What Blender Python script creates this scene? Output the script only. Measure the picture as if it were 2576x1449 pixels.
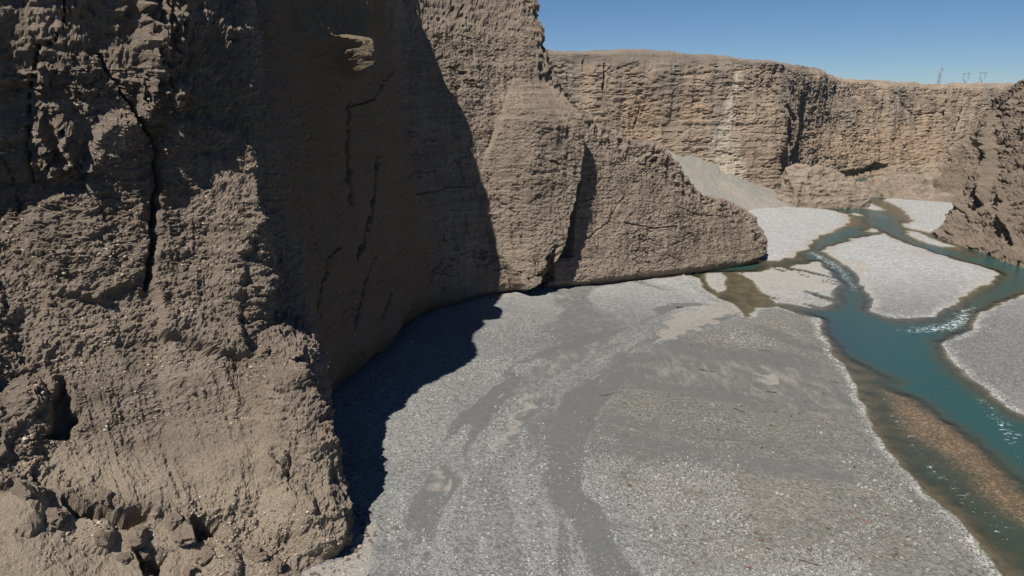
import bpy, math, random
import numpy as np
from mathutils import Vector

# ------------------------------------------------------------------ camera
scene = bpy.context.scene
for o in list(bpy.data.objects):
    bpy.data.objects.remove(o)
COL = scene.collection
W0, H0 = 2576.0, 1449.0            # the survey grid the photograph was measured on
FOC = 1839.0
PITCH = math.radians(14.6)
CAMZ = 50.0
cam = bpy.data.cameras.new('camera')
cam.sensor_width = 36.0
cam.lens = FOC / W0 * 36.0
cam.clip_start = 0.5
cam.clip_end = 20000
camo = bpy.data.objects.new('camera', cam)
COL.objects.link(camo)
camo.location = (0, 0, CAMZ)
camo.rotation_euler = (math.pi / 2 - PITCH, 0, 0)
scene.camera = camo

# ------------------------------------------------------------------ light
SUN = Vector((-0.29, -0.52, 0.80)).normalized()
elev = math.asin(SUN.z)
world = bpy.data.worlds.new('World')
scene.world = world
world.use_nodes = True
wn = world.node_tree
bg = wn.nodes['Background']
sky = wn.nodes.new('ShaderNodeTexSky')
sky.sky_type = 'NISHITA'
sky.sun_disc = False
sky.sun_elevation = elev
sky.sun_rotation = math.atan2(SUN.x, SUN.y)
sky.altitude = 2200
sky.air_density = 1.0
sky.dust_density = 0.0
sky.ozone_density = 10.0
wn.links.new(sky.outputs[0], bg.inputs[0])
bg.inputs[1].default_value = 0.054
sl = bpy.data.lights.new('sun', 'SUN')
sl.energy = 5.0
sl.angle = math.radians(0.5)
sl.color = (1.0, 0.95, 0.88)
so = bpy.data.objects.new('sun', sl)
COL.objects.link(so)
so.rotation_euler = (-SUN).to_track_quat('-Z', 'Y').to_euler()
so.location = (-60, -60, 200)
scene.view_settings.view_transform = 'Standard'
scene.view_settings.look = 'None'
scene.view_settings.exposure = 0.32
scene.view_settings.gamma = 1.0
scene.view_settings.use_curve_mapping = False
scene.cycles.max_bounces = 5
scene.cycles.diffuse_bounces = 1
scene.cycles.transparent_max_bounces = 8

# ------------------------------------------------------------------ maths
CP, SP = math.cos(PITCH), math.sin(PITCH)

def P(px, py, z=0.0):
    """survey point -> place on the level z"""
    dx = (px - W0 / 2) / FOC
    dy = (H0 / 2 - py) / FOC
    wy = CP + dy * SP
    wz = -SP + dy * CP
    t = (z - CAMZ) / wz
    return (dx * t, wy * t)

def proj(p):
    x, y, z = p[..., 0], p[..., 1], p[..., 2] - CAMZ
    f = y * CP - z * SP
    u = y * SP + z * CP
    f = np.where(f < 1, 1, f)
    return W0 / 2 + x / f * FOC, H0 / 2 - u / f * FOC

rng = np.random.default_rng(7)
PERM = rng.permutation(4096).astype(np.int32)
PERM = np.concatenate([PERM, PERM])
VAL = rng.random(4096).astype(np.float32) * 2 - 1

def vnoise(x, y, z):
    xi = np.floor(x).astype(np.int32); yi = np.floor(y).astype(np.int32); zi = np.floor(z).astype(np.int32)
    fx = (x - xi).astype(np.float32); fy = (y - yi).astype(np.float32); fz = (z - zi).astype(np.float32)
    ux = fx * fx * fx * (fx * (fx * 6 - 15) + 10)
    uy = fy * fy * fy * (fy * (fy * 6 - 15) + 10)
    uz = fz * fz * fz * (fz * (fz * 6 - 15) + 10)
    xi &= 4095; yi &= 4095; zi &= 4095
    x1 = (xi + 1) & 4095; y1 = (yi + 1) & 4095; z1 = (zi + 1) & 4095
    a0 = PERM[xi]; a1 = PERM[x1]
    b00 = PERM[a0 + yi]; b01 = PERM[a0 + y1]; b10 = PERM[a1 + yi]; b11 = PERM[a1 + y1]
    def l(a, b, t): return a + (b - a) * t
    v0 = l(l(VAL[PERM[b00 + zi]], VAL[PERM[b10 + zi]], ux), l(VAL[PERM[b01 + zi]], VAL[PERM[b11 + zi]], ux), uy)
    v1 = l(l(VAL[PERM[b00 + z1]], VAL[PERM[b10 + z1]], ux), l(VAL[PERM[b01 + z1]], VAL[PERM[b11 + z1]], ux), uy)
    return l(v0, v1, uz)

def fbm(x, y, z, o=4, gain=.5, seed=0.0):
    s = 0; a = 1.0; f = 1.0; n = 0
    for i in range(o):
        s = s + a * vnoise(x * f + 17.3 * i + seed, y * f + 5.1 * i + seed * 1.7, z * f + 9.7 * i)
        n += a; a *= gain; f *= 2.03
    return s / n

def ridge(x, y, z, o=4, gain=.5, seed=0.0):
    s = 0; a = 1.0; f = 1.0; n = 0
    for i in range(o):
        s = s + a * (1 - np.abs(vnoise(x * f + 11.3 * i + seed, y * f + 3.1 * i + seed, z * f + 7.7 * i)) * 2)
        n += a; a *= gain; f *= 2.1
    return s / n

def smooth(e0, e1, x):
    t = np.clip((x - e0) / (e1 - e0), 0, 1)
    return t * t * (3 - 2 * t)

def sdf(poly, X, Y):
    """signed distance to a closed outline, positive inside"""
    poly = np.asarray(poly, float)
    d = np.full(X.shape, 1e9); ins = np.zeros(X.shape, bool)
    for (x0, y0), (x1, y1) in zip(poly, np.roll(poly, -1, 0)):
        ex, ey = x1 - x0, y1 - y0
        L = ex * ex + ey * ey + 1e-12
        t = np.clip(((X - x0) * ex + (Y - y0) * ey) / L, 0, 1)
        d = np.minimum(d, (X - x0 - t * ex) ** 2 + (Y - y0 - t * ey) ** 2)
        if y0 != y1:
            c = ((y0 > Y) != (y1 > Y)) & (X < ex * (Y - y0) / (y1 - y0) + x0)
            ins ^= c
    d = np.sqrt(d)
    return np.where(ins, d, -d)

def linedist(line, X, Y):
    line = np.asarray(line, float)
    d = np.full(X.shape, 1e9)
    for (x0, y0), (x1, y1) in zip(line[:-1], line[1:]):
        ex, ey = x1 - x0, y1 - y0
        t = np.clip(((X - x0) * ex + (Y - y0) * ey) / (ex * ex + ey * ey + 1e-9), 0, 1)
        d = np.minimum(d, (X - x0 - t * ex) ** 2 + (Y - y0 - t * ey) ** 2)
    return np.sqrt(d)

def refine(A, counts):
    """monotone cubic resampling of control rows A[n,...]"""
    A = np.asarray(A, float)
    d = A[1:] - A[:-1]
    m = np.zeros_like(A)
    a, b = d[:-1], d[1:]
    with np.errstate(divide='ignore', invalid='ignore'):
        h = np.where(a * b > 0, 2 * a * b / (a + b), 0)
    m[1:-1] = h
    m[0] = d[0]; m[-1] = d[-1]
    out = []
    for i, c in enumerate(counts):
        t = np.arange(c) / c
        t = t.reshape((-1,) + (1,) * (A.ndim - 1))
        h00 = 2 * t**3 - 3 * t**2 + 1; h10 = t**3 - 2 * t**2 + t
        h01 = -2 * t**3 + 3 * t**2; h11 = t**3 - t**2
        out.append(h00 * A[i] + h10 * m[i] + h01 * A[i + 1] + h11 * m[i + 1])
    out.append(A[-1:])
    return np.concatenate(out, 0)

def grid_mesh(name, G, attrs=None, mat=None, flip=False, smoothed=True):
    nu, nv = G.shape[:2]
    me = bpy.data.meshes.new(name)
    me.vertices.add(nu * nv)
    me.vertices.foreach_set('co', G.reshape(-1).astype(np.float32))
    idx = np.arange(nu * nv).reshape(nu, nv)
    q = np.stack([idx[:-1, :-1], idx[1:, :-1], idx[1:, 1:], idx[:-1, 1:]], -1).reshape(-1, 4)
    if flip: q = q[:, ::-1]
    n = len(q)
    me.loops.add(n * 4)
    me.loops.foreach_set('vertex_index', q.reshape(-1).astype(np.int32))
    me.polygons.add(n)
    me.polygons.foreach_set('loop_start', (np.arange(n) * 4).astype(np.int32))
    me.polygons.foreach_set('use_smooth', np.full(n, smoothed))
    me.update()
    for k, v in (attrs or {}).items():
        a = me.attributes.new(k, 'FLOAT', 'POINT')
        a.data.foreach_set('value', np.ascontiguousarray(v.reshape(-1), dtype=np.float32))
    if mat: me.materials.append(mat)
    return me

def link(name, me, label=None, cat=None, kind=None, group=None, parent=None):
    o = bpy.data.objects.new(name, me)
    COL.objects.link(o)
    if parent: o.parent = parent
    if label: o['label'] = label
    if cat: o['category'] = cat
    if kind: o['kind'] = kind
    if group: o['group'] = group
    return o

def normals(G):
    du = np.gradient(G, axis=0); dv = np.gradient(G, axis=1)
    n = np.cross(du, dv)
    return n / (np.linalg.norm(n, axis=-1, keepdims=True) + 1e-9)

# ------------------------------------------------------------------ materials
class NT:
    def __init__(s, name):
        s.m = bpy.data.materials.new(name); s.m.use_nodes = True
        s.t = s.m.node_tree; s.b = s.t.nodes['Principled BSDF']; s.out = s.t.nodes['Material Output']
        s.b.inputs['Specular IOR Level'].default_value = 0.2
        s.b.inputs['Roughness'].default_value = 0.95
        s.co = s.n('ShaderNodeTexCoord').outputs['Object']
    def n(s, t, **k):
        x = s.t.nodes.new(t)
        for a, v in k.items(): setattr(x, a, v)
        return x
    def l(s, a, b): s.t.links.new(a, b)
    def put(s, v, sock):
        if isinstance(v, (int, float)): sock.default_value = v
        elif isinstance(v, (tuple, list)): sock.default_value = tuple(v) + ((1,) if len(v) == 3 and len(sock.default_value) == 4 else ())
        else: s.l(v, sock)
    def map(s, scale, loc=(0, 0, 0)):
        m = s.n('ShaderNodeMapping'); s.l(s.co, m.inputs[0]); m.inputs['Scale'].default_value = scale; m.inputs['Location'].default_value = loc
        return m.outputs[0]
    def noise(s, scale, detail=4, rough=.55, vec=None, dist=0.0):
        x = s.n('ShaderNodeTexNoise'); s.l(vec or s.co, x.inputs['Vector'])
        x.inputs['Scale'].default_value = scale; x.inputs['Detail'].default_value = detail
        x.inputs['Roughness'].default_value = rough; x.inputs['Distortion'].default_value = dist
        return x.outputs['Fac']
    def voro(s, scale, vec=None, feature='F1', out='Distance', rand=1.0):
        x = s.n('ShaderNodeTexVoronoi', feature=feature); s.l(vec or s.co, x.inputs['Vector'])
        x.inputs['Scale'].default_value = scale; x.inputs['Randomness'].default_value = rand
        return x.outputs[out]
    def math(s, op, a, b=0.0, c=None, clamp=False):
        x = s.n('ShaderNodeMath', operation=op); x.use_clamp = clamp
        s.put(a, x.inputs[0]); s.put(b, x.inputs[1])
        if c is not None: s.put(c, x.inputs[2])
        return x.outputs[0]
    def rng(s, v, a, b, c=0.0, d=1.0, st=True):
        x = s.n('ShaderNodeMapRange'); x.interpolation_type = 'SMOOTHSTEP' if st else 'LINEAR'
        s.put(v, x.inputs[0])
        for i, k in enumerate((a, b, c, d)): x.inputs[i + 1].default_value = k
        return x.outputs[0]
    def mix(s, f, a, b, mode='MIX'):
        x = s.n('ShaderNodeMix', data_type='RGBA', blend_type=mode)
        s.put(f, x.inputs[0]); s.put(a, x.inputs[6]); s.put(b, x.inputs[7])
        return x.outputs[2]
    def attr(s, name):
        x = s.n('ShaderNodeAttribute', attribute_name=name)
        return x.outputs['Fac']
    def bump(s, h, dist, strength=1.0, prev=None):
        x = s.n('ShaderNodeBump'); x.inputs['Strength'].default_value = strength; x.inputs['Distance'].default_value = dist
        s.l(h, x.inputs['Height'])
        if prev: s.l(prev, x.inputs['Normal'])
        return x.outputs[0]

def terrace(x, y, z, f, seed, warp=1.4):
    q = z * f + warp * fbm(x * f * .22, y * f * .22, z * f * .1, 3, seed=seed)
    t = q - np.floor(q)
    amp = smooth(-.15, .35, fbm(x * f * .3, y * f * .3, np.floor(q) * 3.7, 3, seed=seed + 5))
    return (np.clip(t * 1.0, 0, 1) - .5) * amp * smooth(1, .93, t)

def cliff_material(name, base, light, dark, fine=1.0, varnish=(0.10, 0.085, 0.068), vamt=0.4, bd=.75):
    m = NT(name)
    strata = m.noise(1.0, 5, .6, m.map((0.06, 0.06, 0.9)))
    strata2 = m.noise(1.0, 4, .6, m.map((0.25, 0.25, 4.0)))
    patch = m.noise(0.09, 5, .6)
    streak = m.noise(1.0, 4, .6, m.map((0.45, 0.45, 0.045)))
    fines = m.noise(2.6 * fine, 6, .7)
    c = m.mix(m.rng(patch, .35, .68), dark, base)
    c = m.mix(m.rng(strata, .40, .66, 0, .75), c, light)
    c = m.mix(m.rng(strata2, .5, .72, 0, .35), c, dark)
    c = m.mix(m.rng(streak, .52, .75, 0, vamt), c, varnish)
    c = m.mix(m.attr('pale'), c, (0.55, 0.45, 0.335))
    c = m.mix(m.attr('shade_tint'), c, (0.29, 0.215, 0.138))  # dark warm shade of the hollow, mixed into the rock colour
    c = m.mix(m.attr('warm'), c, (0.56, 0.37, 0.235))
    c = m.mix(m.attr('white'), c, (0.62, 0.54, 0.42))
    c = m.mix(m.attr('grey'), c, (0.25, 0.235, 0.205))
    # cobbles set in the conglomerate
    v = m.voro(2.3 * fine, out='Distance'); vc = m.voro(2.3 * fine, out='Color')
    sep = m.n('ShaderNodeSeparateColor'); m.l(vc, sep.inputs[0])
    cob = m.math('MULTIPLY', m.rng(v, .34, .16), m.rng(sep.outputs[0], .62, .7))
    cob = m.math('MULTIPLY', cob, m.rng(patch, .35, .6, .25, .9))
    c = m.mix(m.math('MULTIPLY', cob, .55), c, (0.40, 0.36, 0.31))
    c = m.mix(m.rng(fines, .3, .7, .0, .25), c, m.mix(1.0, c, (0.6, 0.58, 0.56), 'MULTIPLY'))
    m.l(c, m.b.inputs['Base Color'])
    spk = m.noise(4.5 * fine, 5, .8, m.map((1, 1, 1.8)))
    soft = m.math('SUBTRACT', 1.0, m.math('MULTIPLY', m.attr('pale'), .6))
    c = m.mix(m.math('MULTIPLY', m.rng(spk, .36, .50, .6, 0), soft), c, m.mix(1.0, c, (0.50, 0.47, 0.45), 'MULTIPLY'))
    c = m.mix(m.rng(spk, .52, .64, 0, .7), c, m.mix(1.0, c, (1.30, 1.29, 1.27), 'MULTIPLY'))
    m.l(c, m.b.inputs['Base Color'])
    h = m.math('ADD', m.math('MULTIPLY', fines, .8), m.math('MULTIPLY', strata2, .35))
    h = m.math('ADD', h, m.math('MULTIPLY', cob, .2))
    h = m.math('ADD', h, m.math('MULTIPLY', spk, .95))
    m.l(m.bump(h, bd / fine, 1.0), m.b.inputs['Normal'])
    return m.m

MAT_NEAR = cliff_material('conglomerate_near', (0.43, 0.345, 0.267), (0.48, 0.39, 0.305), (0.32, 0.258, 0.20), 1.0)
MAT_FAR = cliff_material('conglomerate_far', (0.44, 0.343, 0.255), (0.52, 0.41, 0.305), (0.34, 0.265, 0.20), .45, vamt=.2, bd=.5)
MAT_RIGHT = cliff_material('conglomerate_right', (0.40, 0.318, 0.24), (0.45, 0.362, 0.275), (0.28, 0.225, 0.172), .55)

# ------------------------------------------------------------------ cliff sheets
SHEETS = []; FULL = []
def cliff(name, label, net, ucounts, vcounts, relief, mat, flip=False):
    G = refine(np.asarray(net, float), ucounts)
    G = np.swapaxes(refine(np.swapaxes(G, 0, 1), vcounts), 0, 1)
    n = normals(G)
    if flip: n = -n
    px, py = proj(G)
    D, attrs = relief(G, n, px, py)
    G2 = G + (n * D[..., None] if D.ndim == 2 else D)
    at = {'pale': np.zeros(G.shape[:2]), 'warm': np.zeros(G.shape[:2]), 'grey': np.zeros(G.shape[:2]), 'shade_tint': np.zeros(G.shape[:2]), 'white': np.zeros(G.shape[:2])}
    at.update(attrs)
    me = grid_mesh(name, G2, at, mat, flip, False)
    FULL.append(G2.reshape(-1, 3) if not FULL else None)
    SHEETS.append(G2[::2, ::2].reshape(-1, 3))
    return link(name, me, label, None, 'structure'), G2

def stations(rows, zs, base_z=-4, backs=None):
    """rows: (list of xy per level, top z, back direction, list of (distance, dz))"""
    net = []
    for pts, ztop, back, prof in rows:
        zl = [min(z, 1e9) for z in zs[:-1]] + [None]
        r = [(pts[0][0], pts[0][1], base_z)]
        for i, (x, y) in enumerate(pts):
            z = zs[i] / zs[-1] * ztop if ztop < zs[-2] + 1 or i == len(pts) - 1 else min(zs[i], ztop - .5)
            z = z if ztop >= 60 or i == 0 else zs[i] / zs[-1] * ztop
            r.append((x, y, z))
        lx, ly, lz = r[-1]
        b = Vector(back).normalized()
        for dd, dz in prof:
            r.append((lx + b.x * dd, ly + b.y * dd, lz + dz))
        net.append(r)
    return net

ZS = [0, 10, 18, 23, 35, 50, 65, 80]
PL = [(1.5, .6), (8, 1.0), (40, 1.5), (160, 2)]
def sp(f, h): return [(1.5, .5), (8, -h * .25), (22, -h * .75), (34, -h - 3)]
def up(pts, k):     # put level points of a lower spur: same lean, heights scaled
    return pts
A = [
 ([(-200,-60),(-204,-60),(-208,-60),(-212,-60),(-214,-60),(-214,-60),(-214,-60)], 68, (-1,.3), PL),
 ([(-110,18),(-114,20),(-118,22),(-122,25),(-124,27),(-122,27),(-122,27)], 68, (-1,.6), PL),
 ([(-62,38),(-68,43),(-74,47),(-79,51),(-82,54),(-79,52),(-79,52)], 67, (-1,.6), PL),
 ([(-34,50),(-43,55),(-51,60),(-57,65),(-61,69),(-58,66),(-58,66)], 66, (-1,.3), PL),
 ([(-30,55),(-38,61),(-45,66),(-51.5,73),(-55,77.5),(-52.2,74),(-51.8,73.5)], 65, (-1,.5), PL),
 ([(-27,61),(-34,66),(-40,71),(-45,77.5),(-47,80.5),(-44.4,77.2),(-44,76.8)], 65, (-1,.8), PL),
 ([(-22,67),(-27,72),(-32,78),(-37.6,84.3),(-39.8,87),(-38,84.8),(-37.7,84.4)], 65, (-1,.8), PL),
 ([(-17,73.5),(-21,78),(-25.2,82),(-30.8,86.5),(-31,89),(-31.8,92),(-31.7,92.5),(-31.5,92.5)], 66, (-1,.6), PL),
 ([(-21.5,82),(-23.5,85),(-26.5,88.5),(-31,93),(-32,95),(-32.5,97),(-34,100),(-34.5,101)], 73, (-1,.1), PL),
 ([(-26,94),(-27,96),(-28.5,98),(-31,101),(-32.5,104),(-33,106),(-33,107)], 76, (-1,0), PL),
 ([(-28,109),(-29,110),(-30,111),(-31.5,112),(-32,113),(-32.5,114),(-33,116)], 71, (-1,0), PL),
 ([(-24,130),(-25,130.5),(-26,131),(-27.5,131),(-28,131),(-29,131),(-29.5,131)], 74, (-1,0), PL),
 ([(-21,148),(-21.5,148.5),(-22.5,149),(-24,149.5),(-25,150),(-26,151),(-26.5,151)], 84, (-1,.1), PL),
 ([(-18,162),(-19,163),(-20,164),(-22.5,166),(-25,167),(-27.5,168),(-29,170)], 88, (-1,.5), PL),
 ([(-10,175),(-11,176),(-12.5,177),(-15.5,179),(-18,180),(-20,183),(-22,186)], 90, (-.6,.8), PL),
 ([(-1,183.5),(-2,184.5),(-2.5,185.5),(-4,187),(-5,189),(-6,192),(-7,195)], 88, (-.4,1), PL),
 ([(6,186.5),(5.5,187.5),(5,188),(4.5,190),(4.5,192),(4,194),(4,196)], 78, (-.4,1), [(1.5,.5),(8,0),(40,-4),(160,-60)]),
 ([(12,188),(12,189),(11.5,190.5),(11,192),(10.5,194),(10,196),(9.5,198)], 60, (-.2,1), sp(1,60)),
 ([(22,192),(21.5,193),(21,194.5),(20.5,196.5),(20,198.5),(19,200.5),(18.5,202.5)], 46, (-.2,1), sp(1,46)),
 ([(35,198),(34.5,199),(34,200),(33.5,202),(33,204),(32,206),(31,208)], 39, (-.2,1), sp(1,39)),
 ([(48,204),(47.5,205),(47,206),(46.5,208),(46,210),(45,212),(44.5,213)], 34, (-.2,1), sp(1,34)),
 ([(60,210.5),(59.5,211.5),(59,212.5),(58.5,214),(58,215),(57,216.5),(56,218)], 23, (-.2,1), sp(1,23)),
 ([(75,219),(75,219.5),(75,220),(74.5,221),(74,222),(72.5,223),(70,224)], 17, (-.5,1), sp(1,17)),
 ([(80,227),(80.5,228),(80,229),(79.5,230),(78.5,231),(77,231),(74,231)], 14, (-.8,.5), sp(1,14)),
 ([(76,240),(76,240),(75.5,240),(75,240),(74,239),(72,238),(70,237)], 10, (-1,.2), sp(1,10)),
]
A = [((p[:3] + [(p[2][0] * .7 + p[3][0] * .3, p[2][1] * .7 + p[3][1] * .3)] + p[3:]) if len(p) == 7 else p, a_, b_, c_) for p, a_, b_, c_ in A]
netA = stations(A, ZS)
seg = np.linalg.norm(np.diff(np.array([r[0][1] for r in A]), axis=0), axis=1)
sp_u = [1.2, .6, .28, .17, .17, .17, .17, .17, .2, .24, .26, .26, .26, .24, .22, .2, .2, .22, .24, .26, .28, .3, .3, .4]
uA = [max(4, int(s / d)) for s, d in zip(seg, sp_u)]
# top of the ground, the rows up the face
vA = [3, 62, 48, 32, 70, 84, 76, 40, 8, 8, 6, 4]

CRACKS = [
 ([(165,-10),(160,60),(130,105),(82,118),(76,170),(62,260),(66,330),(75,400),(88,455)], 3.5, 1.3),
 ([(270,140),(300,200),(340,275),(385,350),(398,420),(388,520),(380,600),(372,680),(360,730)], 6, 2.0),
 ([(0,390),(25,430),(40,480),(45,540)], 3, .7),
 ([(948,395),(940,470),(925,560),(900,650)], 5, 1.6), ([(872,255),(872,330),(880,430),(882,520)], 4, 1.4),
 ([(985,178),(960,215),(940,250),(880,270)], 3, .9), ([(852,625),(820,650),(815,690),(795,740),(800,800)], 3, 1.0),
 ([(938,648),(915,720),(890,830)], 3, 1.0), ([(1045,490),(1115,478),(1120,470),(1180,470)], 3, .8),
 ([(1165,540),(1165,590)], 3, .7), ([(700,650),(695,690)], 2, .6), ([(985,740),(960,800)], 3, 1.0),
 ([(1372,620),(1368,700),(1350,730),(1385,735)], 8, 2.0),
 ([(1650,385),(1648,430)], 5, 1.6), ([(1500,440),(1500,490)], 3, .8), ([(1560,560),(1640,575),(1700,570)], 3, .8),
 ([(1560,500),(1530,560),(1480,600)], 3, .7), ([(1700,520),(1760,540),(1840,545)], 2.5, .6), ([(1240,500),(1290,540),(1300,600)], 3, .7),
]
BUTT = [(408,305),(450,296),(500,292),(555,318),(600,310),(632,372),(652,440),(654,520),(648,600),(618,640),(606,760),(612,860),(640,900),(560,905),(470,870),(405,840),(372,720),(385,600),(392,480),(405,400)]
BUTT2 = [(225,330),(285,282),(345,285),(378,380),(384,470),(378,600),(362,700),(250,760),(140,740),(60,640),(66,560),(110,500),(210,470)]
CONE = [(405,850),(470,870),(560,905),(612,1000),(640,1200),(520,1230),(420,1150),(395,1000),(392,900)]
FOOT = [(650,930),(745,915),(790,1030),(830,1150),(880,1270),(915,1370),(850,1420),(740,1400),(690,1300),(650,1200),(640,1060)]
PALE = [(0,1130),(150,1090),(330,1130),(560,1150),(640,1000),(700,930),(760,1000),(830,1150),(900,1300),(910,1400),(700,1440),(560,1330),(380,1280),(170,1270),(0,1240)]
HOLLOW = [([(165,1268),(280,1290),(378,1275),(384,1300),(300,1320),(200,1310)], 2.5),
          ([(484,1310),(560,1308),(545,1345),(500,1345)], 1.8), ([(350,1375),(430,1385),(420,1449),(370,1449)], 2.5),
          ([(150,960),(190,1060),(180,1100),(120,1100),(130,1000)], 2.4), ([(90,1190),(120,1230),(95,1240)], 1.2),
          ([(690,1140),(735,1180),(730,1200),(680,1160)], 1.5), ([(1370,640),(1390,700),(1350,740),(1330,720)], 3.0)]
BULGE = [((720,1290), 70, 1.8), ((700,1175), 34, 1.8), ((800,1330), 70, 1.4), ((60,1290), 60, 1.4), ((240,1340), 50, 1.2),
         ((720,960), 40, 1.6), ((560,1420), 50, 1.2), ((60,1000), 55, 1.6)]

def relief_near(G, n, px, py):
    x, y, z = G[..., 0], G[..., 1], G[..., 2]
    face = smooth(-1, 4, z)
    near = smooth(110, 60, y)
    lit = smooth(150, 175, y)
    # ragged edge for the measured outlines
    jx = px + 14 * fbm(x * .5, y * .5, z * .5, 4, seed=3); jy = py + 14 * fbm(x * .5, y * .5, z * .5, 4, seed=9)
    big = fbm(x * .07, y * .07, z * .05, 3, seed=1) * 1.6
    mid = ridge(x * .22, y * .22, z * .13, 4, seed=4) * .75
    run = fbm(x * .9, y * .9, z * .14, 4, seed=8) * .40          # vertical runnels
    led = fbm(x * .22, y * .22, z * 1.1, 4, .6, seed=12) * .20 * (.4 + smooth(-.2, .4, fbm(x * .08, y * .08, z * .08, 2, seed=13)))        # bedding ledges
    rough = fbm(x * 1.5, y * 1.5, z * 1.9, 5, .62, seed=15)
    lump = np.maximum(0, fbm(x * .45, y * .45, z * .45, 3, seed=21)) * .6
    grit = ridge(x * 2.2, y * 2.2, z * 2.6, 3, .65, seed=17) * .24 + fbm(x * .35, y * .35, z * 2.4, 3, .6, seed=18) * .20 * near
    # the shaded hollow of the bend is smooth, scoured rock, with shade painted in
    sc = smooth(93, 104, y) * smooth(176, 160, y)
    k = 1 - .62 * sc - .12 * lit
    slope = smooth(-6, 22, sdf([(0,1236),(170,1262),(385,1300),(480,1340),(560,1345),(640,1390),(720,1420),(700,1480),(-60,1480),(-60,1200)], jx, jy)) * near
    D = big * (1 - .5 * sc) + (mid + run + lump) * k + led + (rough * .40 + grit) * (.95 * k + .05)
    te = terrace(x, y, z, .62, 171, 2.6) * (.55 - .25 * lit) + terrace(x, y, z, 1.9, 173, 2.2) * (.26 - .08 * lit)
    D = D + te * (1 - .55 * sc)
    D = D + (fbm(x * 4.1, y * 4.1, z * 5, 2, .7, seed=174) * .10) * near
    D = D + sc * smooth(50, 72, z) * (2.6 * fbm(y * .14, x * 0, z * .02, 4, .6, seed=176) - .3)
    D = D * (1 - .62 * slope)
    fan = smooth(-10, 40, sdf([(150,900),(300,880),(640,930),(700,1100),(690,1260),(380,1290),(200,1270),(120,1180)], jx, jy)) * near
    rl = ridge((x + .8 * y) * .55 + .3 * fbm(x * .3, y * .3, z * .3, 2, seed=72), z * .05, x * 0, 4, .6, seed=73)
    D = D * (1 - .5 * fan) + fan * rl * .55
    ck = smooth(.030, .004, np.abs(fbm(x * .11, y * .11, z * .26, 4, .55, seed=61))) * smooth(.02, .2, fbm(x * .09, y * .09, z * .09, 3, seed=62))
    D = D - ck * .9 * lit
    D = D * face
    s = sdf(BUTT, jx, jy); D = D + 2.6 * smooth(-6, 12, s) * near
    s = sdf(BUTT2, jx, jy); D = D + 2.0 * smooth(-8, 16, s) * near
    s = sdf([(335,-30),(455,-30),(462,120),(452,200),(470,290),(345,290),(355,160)], jx, jy); D = D + 2.4 * smooth(-6, 10, s) * smooth(-.35, .2, fbm(x * 1.1, y * 1.1, z * .7, 4, .65, seed=33)) * near
    s = sdf([(85,160),(120,165),(150,300),(240,420),(100,470),(80,300)], jx, jy); D = D + 2.4 * smooth(-6, 10, s) * smooth(-.1, .3, fbm(x * 1.1, y * 1.1, z * .7, 4, .65, seed=34)) * near
    s = sdf(CONE, jx, jy); w = smooth(0, 30, s) * near; D = D * (1 - .45 * w) + .8 * w
    s = sdf(FOOT, jx, jy); D = D + 1.6 * smooth(-5, 45, s) * near
    for poly, dep in HOLLOW:
        D = D - 1.35 * dep * smooth(-10, 16, sdf(poly, px + 1.6 * (jx - px), py + 1.6 * (jy - py)))
    for (cx, cy), r, h in BULGE:
        q = np.clip(1 - ((jx - cx)**2 + (jy - cy)**2) / (r * r), 0, 1)
        D = D + h * np.sqrt(q) * near
    # detached knobs that catch the sun high on the near wall
    up_ = smooth(40, 52, z) * near
    kn = smooth(.05, .30, fbm(x * .75, y * .75, z * .45, 4, .65, seed=31) + .25 * smooth(330, 420, px) * smooth(560, 480, px))
    D = D + up_ * kn * (.5 + .8 * np.abs(rough)) * (.15 + .85 * smooth(250, 350, px))
    D = D - 2.0 * smooth(44, 50, z) * smooth(64, 57, z) * smooth(400, 260, px) * near
    # pillar standing proud of the long face, with its shaded slot
    pil = smooth(-3, 6, sdf([(1190,470),(1240,330),(1290,200),(1340,190),(1400,230),(1428,300),(1436,420),(1415,520),(1395,620),(1375,690),(1300,730),(1240,640)], px + .4 * (jx - px), py)) * lit * smooth(1190, 1330, px) * smooth(190, 330, py)
    D = D + 6.5 * pil
    cr = np.interp(px, [1300,1340,1350,1400,1430,1540,1590,1660,1690,1740,1880,1905], [-40,0,130,200,250,350,380,385,430,480,530,600])
    wc = smooth(70, 5, py - cr) * lit * smooth(1280, 1340, px)
    D = D + wc * (ridge(x * .4, y * .4, z * .4, 4, .6, seed=68) * 1.5 - .4)
    s = sdf([(798,88),(885,92),(868,132),(850,200),(838,182),(820,140)], .5 * (px + jx), .5 * (py + jy)); D = D + (3.2 + 2.6 * np.clip((py - 85) / 105, 0, 1)) * smooth(-4, 16, s) + 1.3 * smooth(-80, 10, s) * sc; s_ledge = s
    notch = smooth(-4, 6, sdf([(1432,262),(1452,330),(1456,480),(1440,645),(1400,650),(1415,540),(1430,420)], px, py)) * lit
    D = D - 3.0 * notch
    for line, wd, dep in CRACKS:
        d = linedist(line, px + 10 * fbm(x * .8, y * .8, z * .8, 3, seed=41), py)
        D = D - dep * .8 * smooth(wd, wd * .25, d) * (z > 1)
    # undercut where flood water scours the foot
    und = smooth(2.6, .4, z + .5 * fbm(x * .15, y * .15, z * 0, 2, seed=5)) * smooth(60, 80, y)
    D = D - und * (1.4 + .8 * smooth(165, 185, y))
    D = D - 3.6 * smooth(7, 1, z + fbm(x * .1, y * .1, z * 0, 2, seed=6) * 2) * sc
    pale = smooth(-20, 60, sdf(PALE, jx, jy)) * near * (.5 + .5 * smooth(-.2, .3, fbm(x * .3, y * .3, z * .15, 3, seed=51)))
    pale = np.maximum(pale, .45 * smooth(0, 30, sdf(CONE, jx, jy)) * near)
    pale = pale + .3 * near * smooth(14, 4, z)
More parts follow.
